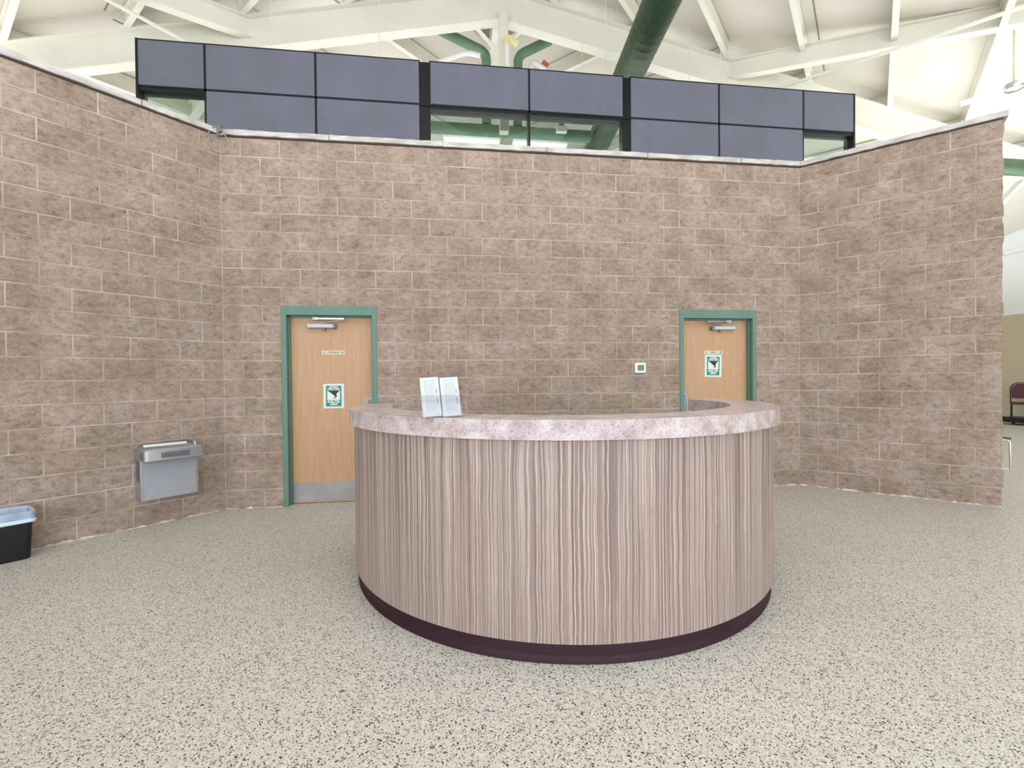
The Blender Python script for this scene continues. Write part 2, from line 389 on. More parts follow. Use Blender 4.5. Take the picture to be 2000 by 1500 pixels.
lj = [0, .695, 1.91, LEN_L]
for i in range(3): coping(wall_left, TL, lj[i], lj[i+1], 60+i, t8 if i == 0 else 0, 0)
rj = [0, .787, LEN_R+.035]
for i in range(2): coping(wall_right, TR, rj[i], rj[i+1], 70+i, t8 if i == 0 else 0, 0)
for root, T, ln, nm in ((wall_back, I4, L, 0), (wall_left, TL, LEN_L, 1), (wall_right, TR, LEN_R, 2)):
    b = MB(); b.box(.0, ln, -.012, .2, H-.003, H+.014, T); b.build('coping_shade_strip', M_SHADOW, root)  # bed joint strip under the coping, shade painted in as its dark colour
# ragged white sealant along the floor joint
def seal(name, T, a, b, sd):
    rnd = random.Random(sd); n = int((b-a)/.03); vs = []; f = []
    for i in range(n+1):
        s = a+(b-a)*i/n; w = rnd.uniform(.004, .016); h = rnd.uniform(.003, .018)
        for (y, z) in ((.0, 0), (-.012-w, .0005), (-.010-w*.5, h*.6), (-.004, h)): vs.append(T @ Vector((s, y, z)))
    for i in range(n):
        for j in range(4): f.append((i*4+j, i*4+(j+1) % 4, (i+1)*4+(j+1) % 4, (i+1)*4+j))
    f += [(0, 1, 2, 3), (n*4+3, n*4+2, n*4+1, n*4)]
    mb = MB(); mb.add(vs, f); o = mb.build(name, M_SEAL); tag(o, kind='structure')
seal('trim_1', I4, .01, D1[0]-.01, 1); seal('trim_2', I4, D1[1]+.01, D2[0]-.01, 2); seal('trim_3', I4, D2[1]+.01, L-.01, 3)
seal('trim_4', TL, .01, LEN_L, 4); seal('trim_5', TR, .01, LEN_R-.01, 5)

# ---- hall shell far away
m = MB(); m.box(XE, XE+.2, -13, 19, 0, 3.1, mi=0); m.box(XE, XE+.2, -13, 19, 3.1, 6.6, mi=1)
wr = m.build('wall_side', [M_WTAN, M_WWHITE]); tag(wr, 'distant hall wall, tan below and white above', kind='structure')
m = MB(); m.box(XE-.06, XE, -13, 19, 4.86, 4.96); tag(m.build('trim_6', M_WWHITE), 'white ledge across the distant hall wall', kind='structure')
m = MB(); m.box(XE-.03, XE, -13, 19, 0, .1); tag(m.build('baseboard_side', M_WTAN), kind='structure')
m = MB(); m.box(-12, XE, 18.6, 18.8, 0, 9, mi=0); tag(m.build('wall_rear', M_WWHITE), kind='structure')
m = MB(); m.box(-12.2, -12, -13, 19, 0, 9); tag(m.build('wall_west', M_WWHITE), kind='structure')

# ---- ceiling: square pyramid roof on diagonal facets
AX, AY = 3.45, 3.40; PT = .205; ZB = 8.72
def zt(x, y, off=0): return max(ZB+off-PT*(abs(x-AX)+abs(y-AY)), 4.4)
def roof_deck():
    mb = MB(); xs = [-12.2, -9, -6, -3, 0, AX, 7, 10, 13, 16, XE+.2]; ys = [-13, -10, -7, -4, -1, 1.2, AY, 6, 9, 12, 15, 18.8]
    n = len(xs)
    lo = [(x, y, zt(x, y, .34)) for y in ys for x in xs]; up = [(x, y, zt(x, y, .34)+.12) for y in ys for x in xs]
    k = len(lo); fs = []
    for j in range(len(ys)-1):
        for i in range(n-1):
            a, b, c, d = j*n+i, j*n+i+1, (j+1)*n+i+1, (j+1)*n+i
            fs += [(a, d, c, b), (a+k, b+k, c+k, d+k)]
    return mb.add(lo+up, fs).build('ceiling', M_DECK)
ceiling = roof_deck(); tag(ceiling, 'cream painted pitched roof deck with steel framing', kind='structure')
def ibeam(a, b, fw, h, tf=.022, tw=.02, name='rafter', up=(0, 0, 1)):
    """I section whose top centre runs a->b"""
    a = Vector(a); b = Vector(b); d = (b-a).normalized(); sd = d.cross(Vector(up)).normalized(); u = Vector(up)
    mb = MB()
    def slab(w, z0, z1):
        vs = [p+sd*i*w/2+u*z for p in (a, b) for z in (z0, z1) for i in (-1, 1)]
        mb.add(vs, [(0, 1, 3, 2), (4, 6, 7, 5), (0, 4, 5, 1), (2, 3, 7, 6), (0, 2, 6, 4), (1, 5, 7, 3)])
    slab(fw, -tf, 0); slab(tw, -h+tf, -tf); slab(fw, -h, -h+tf)
    return mb.build(name, M_CREAM, ceiling)
def on(x, y, off=0): return (x, y, ZB+off-PT*(abs(x-AX)+abs(y-AY)))
# main hips along x (seen face on) and along +y
ibeam(on(AX, AY), on(-8.5, AY), .22, .60, name='rafter'); ibeam(on(AX, AY), on(17.5, AY), .22, .60)
ibeam(on(AX, AY+.02), on(AX, 16.0), .22, .50)
# diagonal rafters from the joints
for sx, k, ln in ((1, 4.66, 7), (-1, 4.45, 7)):
    j = (AX+sx*k, AY)
    for sy in (-1, 1):
        a = on(*j); ibeam(a, (j[0]+sx*ln*S, j[1]+sy*ln*S, a[2]-.195*ln), .16, .36)
# purlins following the level lines of each facet
KS = [1.15, 2.85, 4.62, 6.45, 8.3, 10.1, 11.9]
for k in KS:
    for sx in (1, -1):
        for sy in (-1, 1):
            a = on(AX+sx*k, AY+sy*.02, .30); e = min(k-.05, 8.5)
            b = (a[0]-sx*e, a[1]+sy*e, a[2])
            ibeam(a, b, .09, .29, .014, .012, name='purlin')
# seams of the deck sheets between purlins
for k in (3.1, 6.7):
    for sx in (1, -1):
        for sy in (-1, 1):
            a = Vector(on(AX+sx*k, AY+sy*.1, .335)); e = min(k-.2, 8)
            b = a+Vector((-sx*e, sy*e, 0)); mb = MB(); mb.bar(a, b, .012, .012); mb.build('deck_seam', M_SEAM, ceiling)
# king post and its braces
mb = MB(); mb.box(AX-.03, AX+.14, AY-.20, AY-.03, 6.0, ZB-.52); mb.build('king_post', M_CREAM, ceiling, bevel=.01)
mb = MB(); mb.bar((AX-.50, AY+.12, 8.15), (AX-.08, AY+.12, 7.72), .05, .05); mb.build('brace', M_CREAM, ceiling)
mb = MB(); mb.bar((AX+.50, AY+.12, 8.15), (AX+.08, AY+.12, 7.72), .05, .05); mb.build('brace', M_CREAM, ceiling)

# ================================================================ SCREEN above the brick wall
YS = 1.79; DS = .17
scr = thing('panel_screen', 'long black-framed screen with lavender grey panels and glass rising behind the brick wall', 'partition', (3.76, YS, 4.95))
SC = Matrix.Translation((-3.76, -YS, -4.95))
def sbox(mb, x0, x1, y0, y1, z0, z1, mi=0): return mb.box(x0, x1, y0, y1, z0, z1, SC, mi)
ZT, ZM, ZL = 6.235, 5.575, 4.95
jx = [-1.88, -.98, .535, 2.05, 2.19, 3.725, 5.26, 5.37, 6.90, 8.43, 9.40]
for i, (a, b) in enumerate(zip(jx[:-1], jx[1:])):
    if b-a < .3: continue
    mb = MB(); sbox(mb, a+.016, b-.016, YS-.012, YS+DS*.9, ZM+.016, ZT-.016); mb.build('panel', M_PANEL, scr, bevel=.004)
    if i in (0, 4, 5, 9):
        mb = MB(); sbox(mb, a+.02, b-.02, YS+.05, YS+.058, ZL, ZM-.05); mb.build('glass_pane', M_GLASS, scr)
        mb = MB(); sbox(mb, a+.01, b-.01, YS, YS+DS, ZM-.055, ZM-.008); mb.build('glazing_rail', M_BLACK, scr)
    else:
        mb = MB(); sbox(mb, a+.016, b-.016, YS-.012, YS+DS*.9, ZL, ZM-.016); mb.build('panel', M_PANEL, scr, bevel=.004)
mb = MB(); sbox(mb, jx[0], jx[-1], YS, YS+DS, ZM-.014, ZM+.014); mb.build('rail', M_BLACK, scr)
for a, b in ((-1.88, 2.05), (2.19, 5.26), (5.37, 9.40)):
    mb = MB(); sbox(mb, a, b, YS-.004, YS+DS, ZT-.016, ZT+.006); mb.build('rail', M_BLACK, scr)
for x in (-.98, .535, 3.725, 6.90, 8.43):
    mb = MB(); sbox(mb, x-.015, x+.015, YS, YS+DS, ZL, ZT); mb.build('mullion', M_BLACK, scr)
for x in (-1.88+.014, 9.40-.014):
    mb = MB(); sbox(mb, x-.018, x+.018, YS-.014, YS+DS+.02, ZL, ZT+.004); mb.build('mullion', M_BLACK, scr)
for a, b in ((2.05, 2.19), (5.26, 5.37)):
    mb = MB(); sbox(mb, a-.01, b+.01, YS+.02, YS+DS, ZL, ZT-.005); mb.build('mullion', M_BLACK, scr)

# ================================================================ RECEPTION DESK
DC = (3.299, -1.766); RS, RB, RK, RI = 1.588, 1.5526, 1.524, 1.292
A0, A1 = math.radians(169.3), math.radians(370.4)
desk = thing('reception_desk', 'curved reception desk with zebra-striped laminate front, granite-look top and maroon base', 'desk', (DC[0], DC[1], 0))
def ring(name, ro, ri, z0, z1, m, a0=A0, a1=A1, n=120, bevel=0, uv=False):
    mb = MB(); vs = []; f = []; U = []
    for i in range(n+1):
        t = a0+(a1-a0)*i/n; c, s = math.cos(t), math.sin(t)
        for (r, z) in ((ro, z0), (ro, z1), (ri, z1), (ri, z0)): vs.append((r*c, r*s, z)); U.append((r*t, z))
    for i in range(n):
        for j in range(4): f.append((i*4+j, i*4+(j+1) % 4, (i+1)*4+(j+1) % 4, (i+1)*4+j))
    f += [(0, 3, 2, 1), (n*4, n*4+1, n*4+2, n*4+3)]
    mb.add(vs, f)
    if uv: mb.uv = U
    return mb.build(name, m, desk, smooth=True, bevel=bevel)
ring('countertop', RS, RI, 1.1075, 1.207, M_GRAN, bevel=.0015)
p = ring('front_panel', RB, RB-.05, .108, 1.107, M_LAM, A0+.01, A1-.01, 120, uv=True)
ring('inner_panel', RI+.06, RI+.03, .0, 1.107, M_LAM, A0+.01, A1-.01, 120, uv=True)
ring('worktop', RI+.028, RI-.33, .72, .745, M_GRAN, A0+.03, A1-.03)
for t in (A0+.012, A1-.03):
    mb = MB(); c, s = math.cos(t), math.sin(t)
    Tm = Matrix(((c, -s, 0, 0), (s, c, 0, 0), (0, 0, 1, 0), (0, 0, 0, 1)))
    mb.box(RI+.062, RB-.052, 0, .02, .11, 1.105, Tm); mb.build('end_panel', M_LAM, desk)
# cove base: vertical face with flared toe
mb = MB(); n = 120; vs = []; f = []; prof = ((RK-.012, .110), (RK-.008, .10), (RK-.008, .035), (RK-.003, .018), (RK+.008, .006), (RK+.012, 0), (RK-.04, 0), (RK-.04, .110)); q = len(prof)
for i in range(n+1):
    t = A0+.01+(A1-A0-.02)*i/n
    for r, z in prof: vs.append((r*math.cos(t), r*math.sin(t), z))
for i in range(n):
    for j in range(q): f.append((i*q+j, i*q+(j+1) % q, (i+1)*q+(j+1) % q, (i+1)*q+j))
f += [tuple(range(q)), tuple(n*q+j for j in range(q-1, -1, -1))]
mb.add(vs, f); tag(mb.build('cove_base', M_KICK, desk, smooth=True), 'dark maroon cove base')

# ================================================================ DOORS
def text(body, size, T, m, parent, name='lettering', sx=1.0, depth=.0006, bold=.0):
    c = bpy.data.curves.new('t', 'FONT'); c.body = body; c.size = size; c.align_x = 'CENTER'; c.align_y = 'CENTER'
    c.extrude = depth; c.offset = bold; c.resolution_u = 3
    to = bpy.data.objects.new('t', c); C.objects.link(to)
    bpy.context.view_layer.update()
    me = bpy.data.meshes.new_from_object(to.evaluated_get(bpy.context.evaluated_depsgraph_get()))
    bpy.data.objects.remove(to)
    me.transform(T @ Matrix.Rotation(PI/2, 4, 'X') @ Matrix.Diagonal((sx, 1, 1, 1)))
    me.materials.clear(); me.materials.append(m); me.name = name
    o = bpy.data.objects.new(name, me); C.objects.link(o); o.parent = parent; return o
def door(name, x0, x1, label, hinge):
    """hinge -1: closer body toward the left jamb, +1: toward the right jamb"""
    xc = (x0+x1)/2; d = bpy.data.objects.new(name, None); C.objects.link(d); d.location = (xc, 0, 0); tag(d, label, kind='structure')
    hw = (x1-x0)/2; ft = .052; ht = .102; top = 2.235; yl = .10
    mb = MB()
    for s in (-1, 1):
        a, b = sorted((s*hw, s*(hw-ft))); mb.box(a, b, -.012, yl+.05, 0, top)
        a, b = sorted((s*(hw-ft), s*(hw-ft-.016))); mb.box(a, b, .055, yl-.002, 0, top-ht)
    mb.box(-hw+ft, hw-ft, -.012, yl+.05, top-ht, top); mb.box(-hw+ft, hw-ft, .055, yl-.002, top-ht-.016, top-ht)
    tag(mb.build('door_frame', M_GREEN, d, bevel=.002), 'sage green steel door frame')
    lw = hw-ft-.003
    mb = MB(); mb.box(-lw, lw, yl, yl+.045, .012, top-ht-.004); leaf = mb.build('door_leaf', M_DOOR, d); tag(leaf, 'light maple veneer door leaf')
    mb = MB(); mb.box(-lw+.012, lw-.012, yl-.003, yl, .03, .235); mb.build('kick_plate', M_KPLATE, d)
    px = -hinge*(lw-.055)
    mb = MB(); mb.box(px-.05, px+.05, yl-.004, yl, .80, 1.205); mb.build('push_plate', M_KPLATE, d, bevel=.002)
    mb = MB(); mb.tube([(px, yl-.004, .84), (px, yl-.05, .85), (px, yl-.05, 1.16), (px, yl-.004, 1.17)], .009, 8); mb.build('pull_handle', M_CHROME, d, smooth=True)
    # closer
    cx = hinge*(hw-.392)
    cl = MB(); cl.box(cx-.14, cx+.15*1, yl-.062, yl, 1.995, 2.045); c = cl.build('closer_body', M_ALU, d, bevel=.010); tag(c, 'silver door closer')
    mb = MB(); e = cx-hinge*.15
    mb.box(e-.022, e+.022, yl-.050, yl, 1.990, 2.040); mb.build('closer_end', M_DKSTEEL, c, bevel=.006)
    mb = MB(); mb.tube([(cx-hinge*.045, yl-.03, 1.965), (cx-hinge*.045, yl-.03, 2.0)], .013, 12); mb.build('closer_valve', M_DKSTEEL, c, smooth=True)
    mb = MB(); ax = cx-hinge*.03; ex = cx-hinge*.285
    mb.bar((ax, yl-.035, 2.05), (ex, yl-.125, 2.085), .022, .008); mb.bar((ex, yl-.125, 2.092), (ax+hinge*.08, .045, 2.100), .024, .014)
    mb.build('closer_arm', M_CHROME, c)
    mb = MB(); bx = ax+hinge*.08; mb.box(bx-.032, bx+.032, .035, .058, 2.085, 2.117); mb.build('closer_shoe', M_ALU, c, bevel=.003)
    return d
d1 = door('door_1', D1[0], D1[1], 'left restroom door marked women, maple leaf in a sage green frame', -1)
d2 = door('door_2', D2[0], D2[1], 'right restroom door marked men, maple leaf in a sage green frame', 1)
YL = .10
def tri_person(mb, x, z, h, T, skirt):
    hd = [(x+.10*h*math.cos(t), z+h*.38+.10*h*math.sin(t)) for t in [2*PI*i/10 for i in range(10)]]
    mb.prism(hd, -.0008, 0, T)
    if skirt: b = [(x-.10*h, z+.25*h), (x-.22*h, z-.18*h), (x-.08*h, z-.18*h), (x-.08*h, z-.5*h), (x+.08*h, z-.5*h), (x+.08*h, z-.18*h), (x+.22*h, z-.18*h), (x+.10*h, z+.25*h)]
    else: b = [(x-.18*h, z+.25*h), (x-.18*h, z-.10*h), (x-.09*h, z-.10*h), (x-.09*h, z-.5*h), (x+.09*h, z-.5*h), (x+.09*h, z-.10*h), (x+.18*h, z-.10*h), (x+.18*h, z+.25*h)]
    mb.prism(b, -.0008, 0, T)
def wheelchair(mb, x, z, h, T):
    ring = []; n = 16; r = .28*h
    for i in range(n):
        t0 = math.radians(100+250*i/n); t1 = math.radians(100+250*(i+1)/n); cx, cz = x-.03*h, z-.18*h
        mb.prism([(cx+r*math.cos(t0), cz+r*math.sin(t0)), (cx+(r-.07*h)*math.cos(t0), cz+(r-.07*h)*math.sin(t0)), (cx+(r-.07*h)*math.cos(t1), cz+(r-.07*h)*math.sin(t1)), (cx+r*math.cos(t1), cz+r*math.sin(t1))], -.0008, 0, T)
    mb.prism([(x-.06*h+.07*h*math.cos(t), z+.42*h+.07*h*math.sin(t)) for t in [2*PI*i/8 for i in range(8)]], -.0008, 0, T)
    for a, b in (((x-.07*h, z+.30*h), (x-.03*h, z-.05*h)), ((x-.03*h, z-.05*h), (x+.20*h, z-.05*h)), ((x+.20*h, z-.05*h), (x+.30*h, z-.40*h)), ((x-.05*h, z+.14*h), (x+.16*h, z+.14*h))):
        dx, dz = b[0]-a[0], b[1]-a[1]; l = math.hypot(dx, dz); nx, nz = -dz/l*.04*h, dx/l*.04*h
        mb.prism([(a[0]+nx, a[1]+nz), (b[0]+nx, b[1]+nz), (b[0]-nx, b[1]-nz), (a[0]-nx, a[1]-nz)], -.0008, 0, T)
def plate_sign(xc, zc, w, h, word, women, label):
    g = thing('restroom_sign', label, 'sign', (xc, YL, zc), group='restroom plates on the doors')
    mb = MB(); mb.box(-w/2, w/2, -.004, 0, -h/2, h/2); mb.build('plate', M_PLAQ, g)
    Tt = Matrix.Translation((0, -.0045, 0))
    text(word, .031, Tt, M_SBLACK, g, sx=1.1)
    mb = MB(); wheelchair(mb, -w*.38, 0, .032, Tt); mb.build('wheelchair_symbol', M_SBLACK, g)
    mb = MB(); tri_person(mb, w*.40, 0, .034, Tt, women); mb.build('person_symbol', M_SBLACK, g)
plate_sign(1.130, 1.720, .252, .046, 'WOMEN', True, 'narrow beige plate reading WOMEN on the left door')
plate_sign(5.777, 1.713, .252, .046, 'MEN', False, 'narrow beige plate reading MEN on the right door')
def poster(xc, zc, label, rot=0):
    g = thing('shelter_poster', label, 'poster', (xc, YL, zc), group='severe weather posters on the doors'); g.rotation_euler = (0, rot, 0)
    w, h = .226, .280
    mb = MB(); mb.box(-w/2, w/2, -.0015, 0, -h/2, h/2); mb.build('paper', M_PAPER, g)
    gw, gh = .166, .232
    mb = MB(); mb.box(-gw/2-.006, gw/2+.006, -.0022, -.0015, -gh/2-.006, gh/2+.006); mb.build('pale_border', M_SPALE, g)
    mb = MB(); mb.box(-gw/2, gw/2, -.003, -.0022, -gh/2, gh/2); mb.build('green_field', M_SGREEN, g)
    mb = MB(); mb.box(-.070, .070, -.0036, -.003, -.046, .066); mb.build('white_window', M_PAPER, g)
    T = Matrix.Translation((0, -.0038, 0))
    # funnel cloud
    P = [(-.069, .064), (.069, .064), (.060, .056), (.048, .045), (.034, .028), (.030, .012), (.036, .000), (.032, -.012), (.018, -.020), (.010, -.034), (.004, -.028), (.008, -.016), (.018, -.006), (.010, .004), (-.006, .012), (-.016, .024), (-.030, .036), (-.050, .050)]
    mb = MB(); mb.prism(P, -.0006, 0, T); mb.build('funnel_cloud', M_SBLACK, g)
    Tt = lambda z: Matrix.Translation((0, -.0040, z))
    text('SEVERE', .030, Tt(.101), M_PAPER, g, sx=.98, bold=.0010); text('WEATHER', .030, Tt(.079), M_PAPER, g, sx=.98, bold=.0010)
    text('SHELTER', .036, Tt(-.066), M_PAPER, g, sx=.96, bold=.0014); text('AREA', .036, Tt(-.094), M_PAPER, g, sx=1.0, bold=.0014)
poster(1.128, 1.222, 'green and white shelter area poster on the left door', 0)
poster(5.780, 1.540, 'green and white shelter area poster just under the MEN plate', .02)

# ================================================================ THERMOSTAT
th = thing('thermostat', 'small square white thermostat on the brick between desk and right door', 'thermostat', (4.758, -.012, 1.519))
mb = MB(); mb.box(-.070, .070, -.020, .012, -.062, .062); mb.build('housing', M_WHITE, th, bevel=.008)
mb = MB(); mb.box(-.040, .042, -.0225, -.020, -.034, .036); tag(mb.build('display', M_LCD, th), 'grey green display')

# ================================================================ DRINKING FOUNTAIN (local: x along wall toward camera, y out of the wall is -y)
fs = .555
ft = thing('drinking_fountain', 'stainless steel drinking fountain hung on the left brick wall', 'drinking fountain', TL @ Vector((fs, -.014, 0)))
ft.matrix_world = Matrix.Translation(TL @ Vector((fs, -.014, 0))) @ TL.to_3x3().to_4x4()
def lx(s): return s-fs
mb = MB(); mb.box(lx(.320), lx(.797), -.165, 0, .275, .70); mb.build('cabinet', M_STEEL, ft, bevel=.003)
mb = MB(); mb.box(lx(.345), lx(.772), -.172, -.165, .285, .68); mb.build('front_cover', noisy('fountain_grey_panel', s2l(158, 160, 168), s2l(170, 172, 180), 90, .5, metal=.3), ft)
# basin with recessed bowl
bx0, bx1, by, bz0, bz1 = lx(.305), lx(.805), -.315, .655, .775
mb = MB(); r = .035
out = [(bx0, 0), (bx0, by+r)]+[(bx0+r-r*math.cos(t), by+r-r*math.sin(t)) for t in (PI/8, PI/4, 3*PI/8, PI/2)]+[(bx1-r+r*math.sin(t), by+r-r*math.cos(t)) for t in (0, PI/8, PI/4, 3*PI/8)]+[(bx1, by+r), (bx1, 0)]
rows = [(bz0, .012), (bz0+.012, 0), (bz1-.014, 0), (bz1, .012)]
vs = []; cxm = (bx0+bx1)/2
for z, ins in rows:
    for x, y in out:
        xx = x+(ins if x < cxm else -ins); yy = y+ins if y < -.001 else y; vs.append((xx, yy, z))
nO = len(out); f = []
for i in range(3):
    for j in range(nO): f.append((i*nO+j, i*nO+(j+1) % nO, (i+1)*nO+(j+1) % nO, (i+1)*nO+j))
f.append(tuple(range(nO-1, -1, -1)))
inn = [(bx0+.05+(x-bx0)/(bx1-bx0)*(bx1-bx0-.10), (-.075 if y > -.03 else y*.86-.006)) for x, y in out]
o = len(vs); vs += [(x, y, bz1) for x, y in inn]; o2 = len(vs); vs += [(x*.9+cxm*.1, y*.93, bz1-.045) for x, y in inn]
for j in range(nO):
    k = (j+1) % nO; f.append((3*nO+j, 3*nO+k, o+k, o+j)); f.append((o+j, o+k, o2+k, o2+j))
f.append(tuple(o2+j for j in range(nO)))
mb.add(vs, f); bs = mb.build('basin', M_STEEL, ft, smooth=True); tag(bs, 'brushed steel basin')
mb = MB(); mb.prism([(lx(.33), 0), (lx(.78), 0), (lx(.75), .030), (lx(.36), .040)], -.055, 0, Matrix.Translation((0, 0, .772))); mb.build('backsplash', M_DKSTEEL, ft, bevel=.004)
mb = MB(); mb.box(lx(.385), lx(.745), -.064, -.056, .752, .797); mb.build('splash_panel', M_BASIN, ft, bevel=.003)
mb = MB(); mb.box(lx(.445), lx(.675), by-.008, by, .690, .738); tag(mb.build('push_bar', M_BUTTON, ft, bevel=.006), 'grey front push bar')
mb = MB(); mb.box(lx(.805), lx(.805)+.006, -.28, -.20, .685, .735); mb.build('push_bar', M_BUTTON, ft, bevel=.002)
mb = MB(); sx = lx(.345); mb.tube([(sx, -.16, .77), (sx, -.16, .81), (sx+.004, -.165, .835), (sx+.018, -.172, .862), (sx+.03, -.178, .876)], [.017, .015, .013, .009, .005], 10); mb.tube([(sx, -.16, .768), (sx, -.16, .78)], .026, 12); tag(mb.build('spout', M_CHROME, ft, smooth=True), 'bright chrome spout')
mb = MB(); mb.tube([(cxm+.02, -.17, bz1-.045), (cxm+.02, -.17, bz1-.041)], .03, 14); mb.build('drain', M_DKSTEEL, ft)
for i in range(16):
    z = .46+i*.019
    mb = MB(); mb.box(lx(.797), lx(.797)+.004, -.12, -.04, z, z+.009); mb.build('louver', M_STEEL, ft)
mb = MB(); mb.box(lx(.797), lx(.797)+.0015, -.125, -.035, .455, .765); mb.build('louver_panel', M_BLACK, ft)

# ================================================================ WASTEBASKET
wb = thing('wastebasket', 'black rectangular wastebasket with a pale blue-grey bag at the left edge', 'trash can', TL @ Vector((1.715, -.165, 0)))
wb.matrix_world = Matrix.Translation(TL @ Vector((1.715, -.165, 0))) @ TL.to_3x3().to_4x4()
def rrect(hx, hy, r, n=5):
    P = []
    for cx, cy, a in ((hx-r, hy-r, 0), (-hx+r, hy-r, 90), (-hx+r, -hy+r, 180), (hx-r, -hy+r, 270)):
        for i in range(n+1): t = math.radians(a+90*i/n); P.append((cx+r*math.cos(t), cy+r*math.sin(t)))
    return P
def loft(rings):
    mb = MB(); n = len(rings[0]); vs = [p for R in rings for p in R]; f = []
    for i in range(len(rings)-1):
        for j in range(n): f.append((i*n+j, i*n+(j+1) % n, (i+1)*n+(j+1) % n, (i+1)*n+j))
    return mb, vs, f, n
def at(P, z): return [(x, y, z) for x, y in P]
R_ = [at(rrect(.172, .105, .035), 0), at(rrect(.178, .112, .035), .02), at(rrect(.192, .126, .037), .345), at(rrect(.202, .136, .04), .350), at(rrect(.202, .136, .04), .375), at(rrect(.190, .124, .037), .375), at(rrect(.170, .104, .035), .02)]
mb, vs, f, n = loft(R_); f += [tuple(range(n)), tuple(6*n+j for j in range(n))]; mb.add(vs, f); mb.build('bin_body', M_BIN, wb, smooth=True)
rnd = random.Random(4)
def jit(P, a): return [(x+rnd.uniform(-a, a), y+rnd.uniform(-a, a), z+rnd.uniform(-a, a)) for x, y, z in P]
R_ = [jit(at(rrect(.200, .134, .036), .305), .003), jit(at(rrect(.207, .141, .04), .345), .002), at(rrect(.209, .143, .042), .380), at(rrect(.198, .132, .04), .386), jit(at(rrect(.184, .118, .036), .375), .002), jit(at(rrect(.180, .114, .036), .28), .006), jit(at(rrect(.172, .106, .036), .12), .006)]
mb, vs, f, n = loft(R_); f += [tuple(6*n+j for j in range(n))]; mb.add(vs, f); lin = mb.build('bag_liner', M_LINER, wb, smooth=True); tag(lin, 'pale blue-grey plastic bag folded over the rim')
R_ = [jit(at(rrect(.203, .137, .036), .292), .003), jit(at(rrect(.211, .145, .04), .300), .002), jit(at(rrect(.212, .146, .04), .318), .002), jit(at(rrect(.205, .139, .04), .324), .001)]
mb, vs, f, n = loft(R_); mb.add(vs, f); mb.build('bag_hem', M_LINERW, lin, smooth=True)

# ================================================================ BROCHURES ON THE DESK
bh = thing('brochure_holder', 'clear acrylic two-pocket brochure holder on the desk top', 'brochure holder', (2.412, -3.045, 1.208), .12)
T = Matrix.Identity(4)
tilt = Matrix.Rotation(math.radians(-13), 4, 'X')
mb = MB(); mb.box(-.103, .103, .022, .025, 0.004, .238, tilt); mb.build('back_plate', M_ACR, bh)
mb = MB(); mb.box(-.108, .108, -.004, -.001, .002, .118, tilt); mb.build('front_plate', M_ACR, bh)
for x in (-.108, .105):
    mb = MB(); mb.box(x, x+.003, -.004, .025, .002, .120, tilt); mb.build('side_plate', M_ACR, bh)
mb = MB(); mb.box(-.0015, .0015, -.001, .022, .004, .10, tilt); mb.build('divider', M_ACR, bh)
mb = MB(); mb.box(-.108, .108, -.03, .085, 0, .003); mb.build('base_plate', M_ACR, bh)
for sx, rz, lab in ((-1, .065, 'left'), (1, .065, 'right')):
    b = thing('brochure', lab+' one of the two white printed brochures in the clear holder', 'brochure', (0, 0, 0), group='white brochures in the holder')
    M = Matrix.Translation((2.412, -3.045, 1.2145)) @ Matrix.Rotation(.12, 4, 'Z') @ tilt @ Matrix.Translation((sx*.0515, .003, 0)) @ Matrix.Rotation(rz*-1, 4, 'Y')
    b.matrix_world = M
    mb = MB(); mb.box(-.048, .048, .002, .012, 0, .208); mb.build('paper_stack', M_STACK, b)
    mb = MB(); mb.box(-.026, -.0252, .0012, .002, .02, .19); mb.box(.022, .0228, .0012, .002, .02, .19); mb.box(-.026, .022, .0012, .002, .19, .1908); mb.box(-.026, .046, .0012, .002, .082, .0828)
    for i in range(7):
        mb.box(-.022+i*.006, -.0214+i*.006, .0012, .002, .03, .18)
    mb.build('print_lines', M_INK, b)
    mb = MB()
    for i, (z0, z1) in enumerate(((.118, .145), (.060, .100))):
        mb.box(.030, .0322, .0012, .002, z0, z1); mb.box(.0355, .037, .0012, .002, z0+.004, z1-.002)
    mb.build('heading', M_INK2, b)

# ================================================================ LOOSE WIRE at the wall corner
cb = thing('loose_cable', 'loose grey wire ends dangling from a small clip on the left corner coping', 'cable', (.02, -.06, 4.14))
def wire(pts, r=.0065):
    mb = MB(); P = [Vector(p) for p in pts]; out = []
    for i in range(len(P)-1):
        p0, p1, p2, p3 = P[max(i-1, 0)], P[i], P[i+1], P[min(i+2, len(P)-1)]
        for t in (0, .25, .5, .75): out.append(.5*((2*p1)+(-p0+p2)*t+(2*p0-5*p1+4*p2-p3)*t*t+(-p0+3*p1-3*p2+p3)*t**3))
    out.append(P[-1]); mb.tube(out, r, 6); mb.build('wire', M_WIRE, cb, smooth=True)
mb = MB(); mb.box(-.02, .02, -.01, .03, -.06, .012); mb.build('clip', M_DKSTEEL, cb, bevel=.006)
wire([(0, 0, 0), (-.05, -.02, -.02), (-.09, -.035, -.09), (-.12, -.04, -.14)])
wire([(0, 0, -.005), (.04, -.03, -.05), (.075, -.03, -.11), (.11, -.02, -.17)])
wire([(.07, -.01, -.07), (.05, -.03, -.10), (.0, -.04, -.11), (-.07, -.05, -.12), (-.08, -.045, -.17), (-.06, -.03, -.24), (-.01, -.01, -.275), (.06, 0, -.265)], .005)

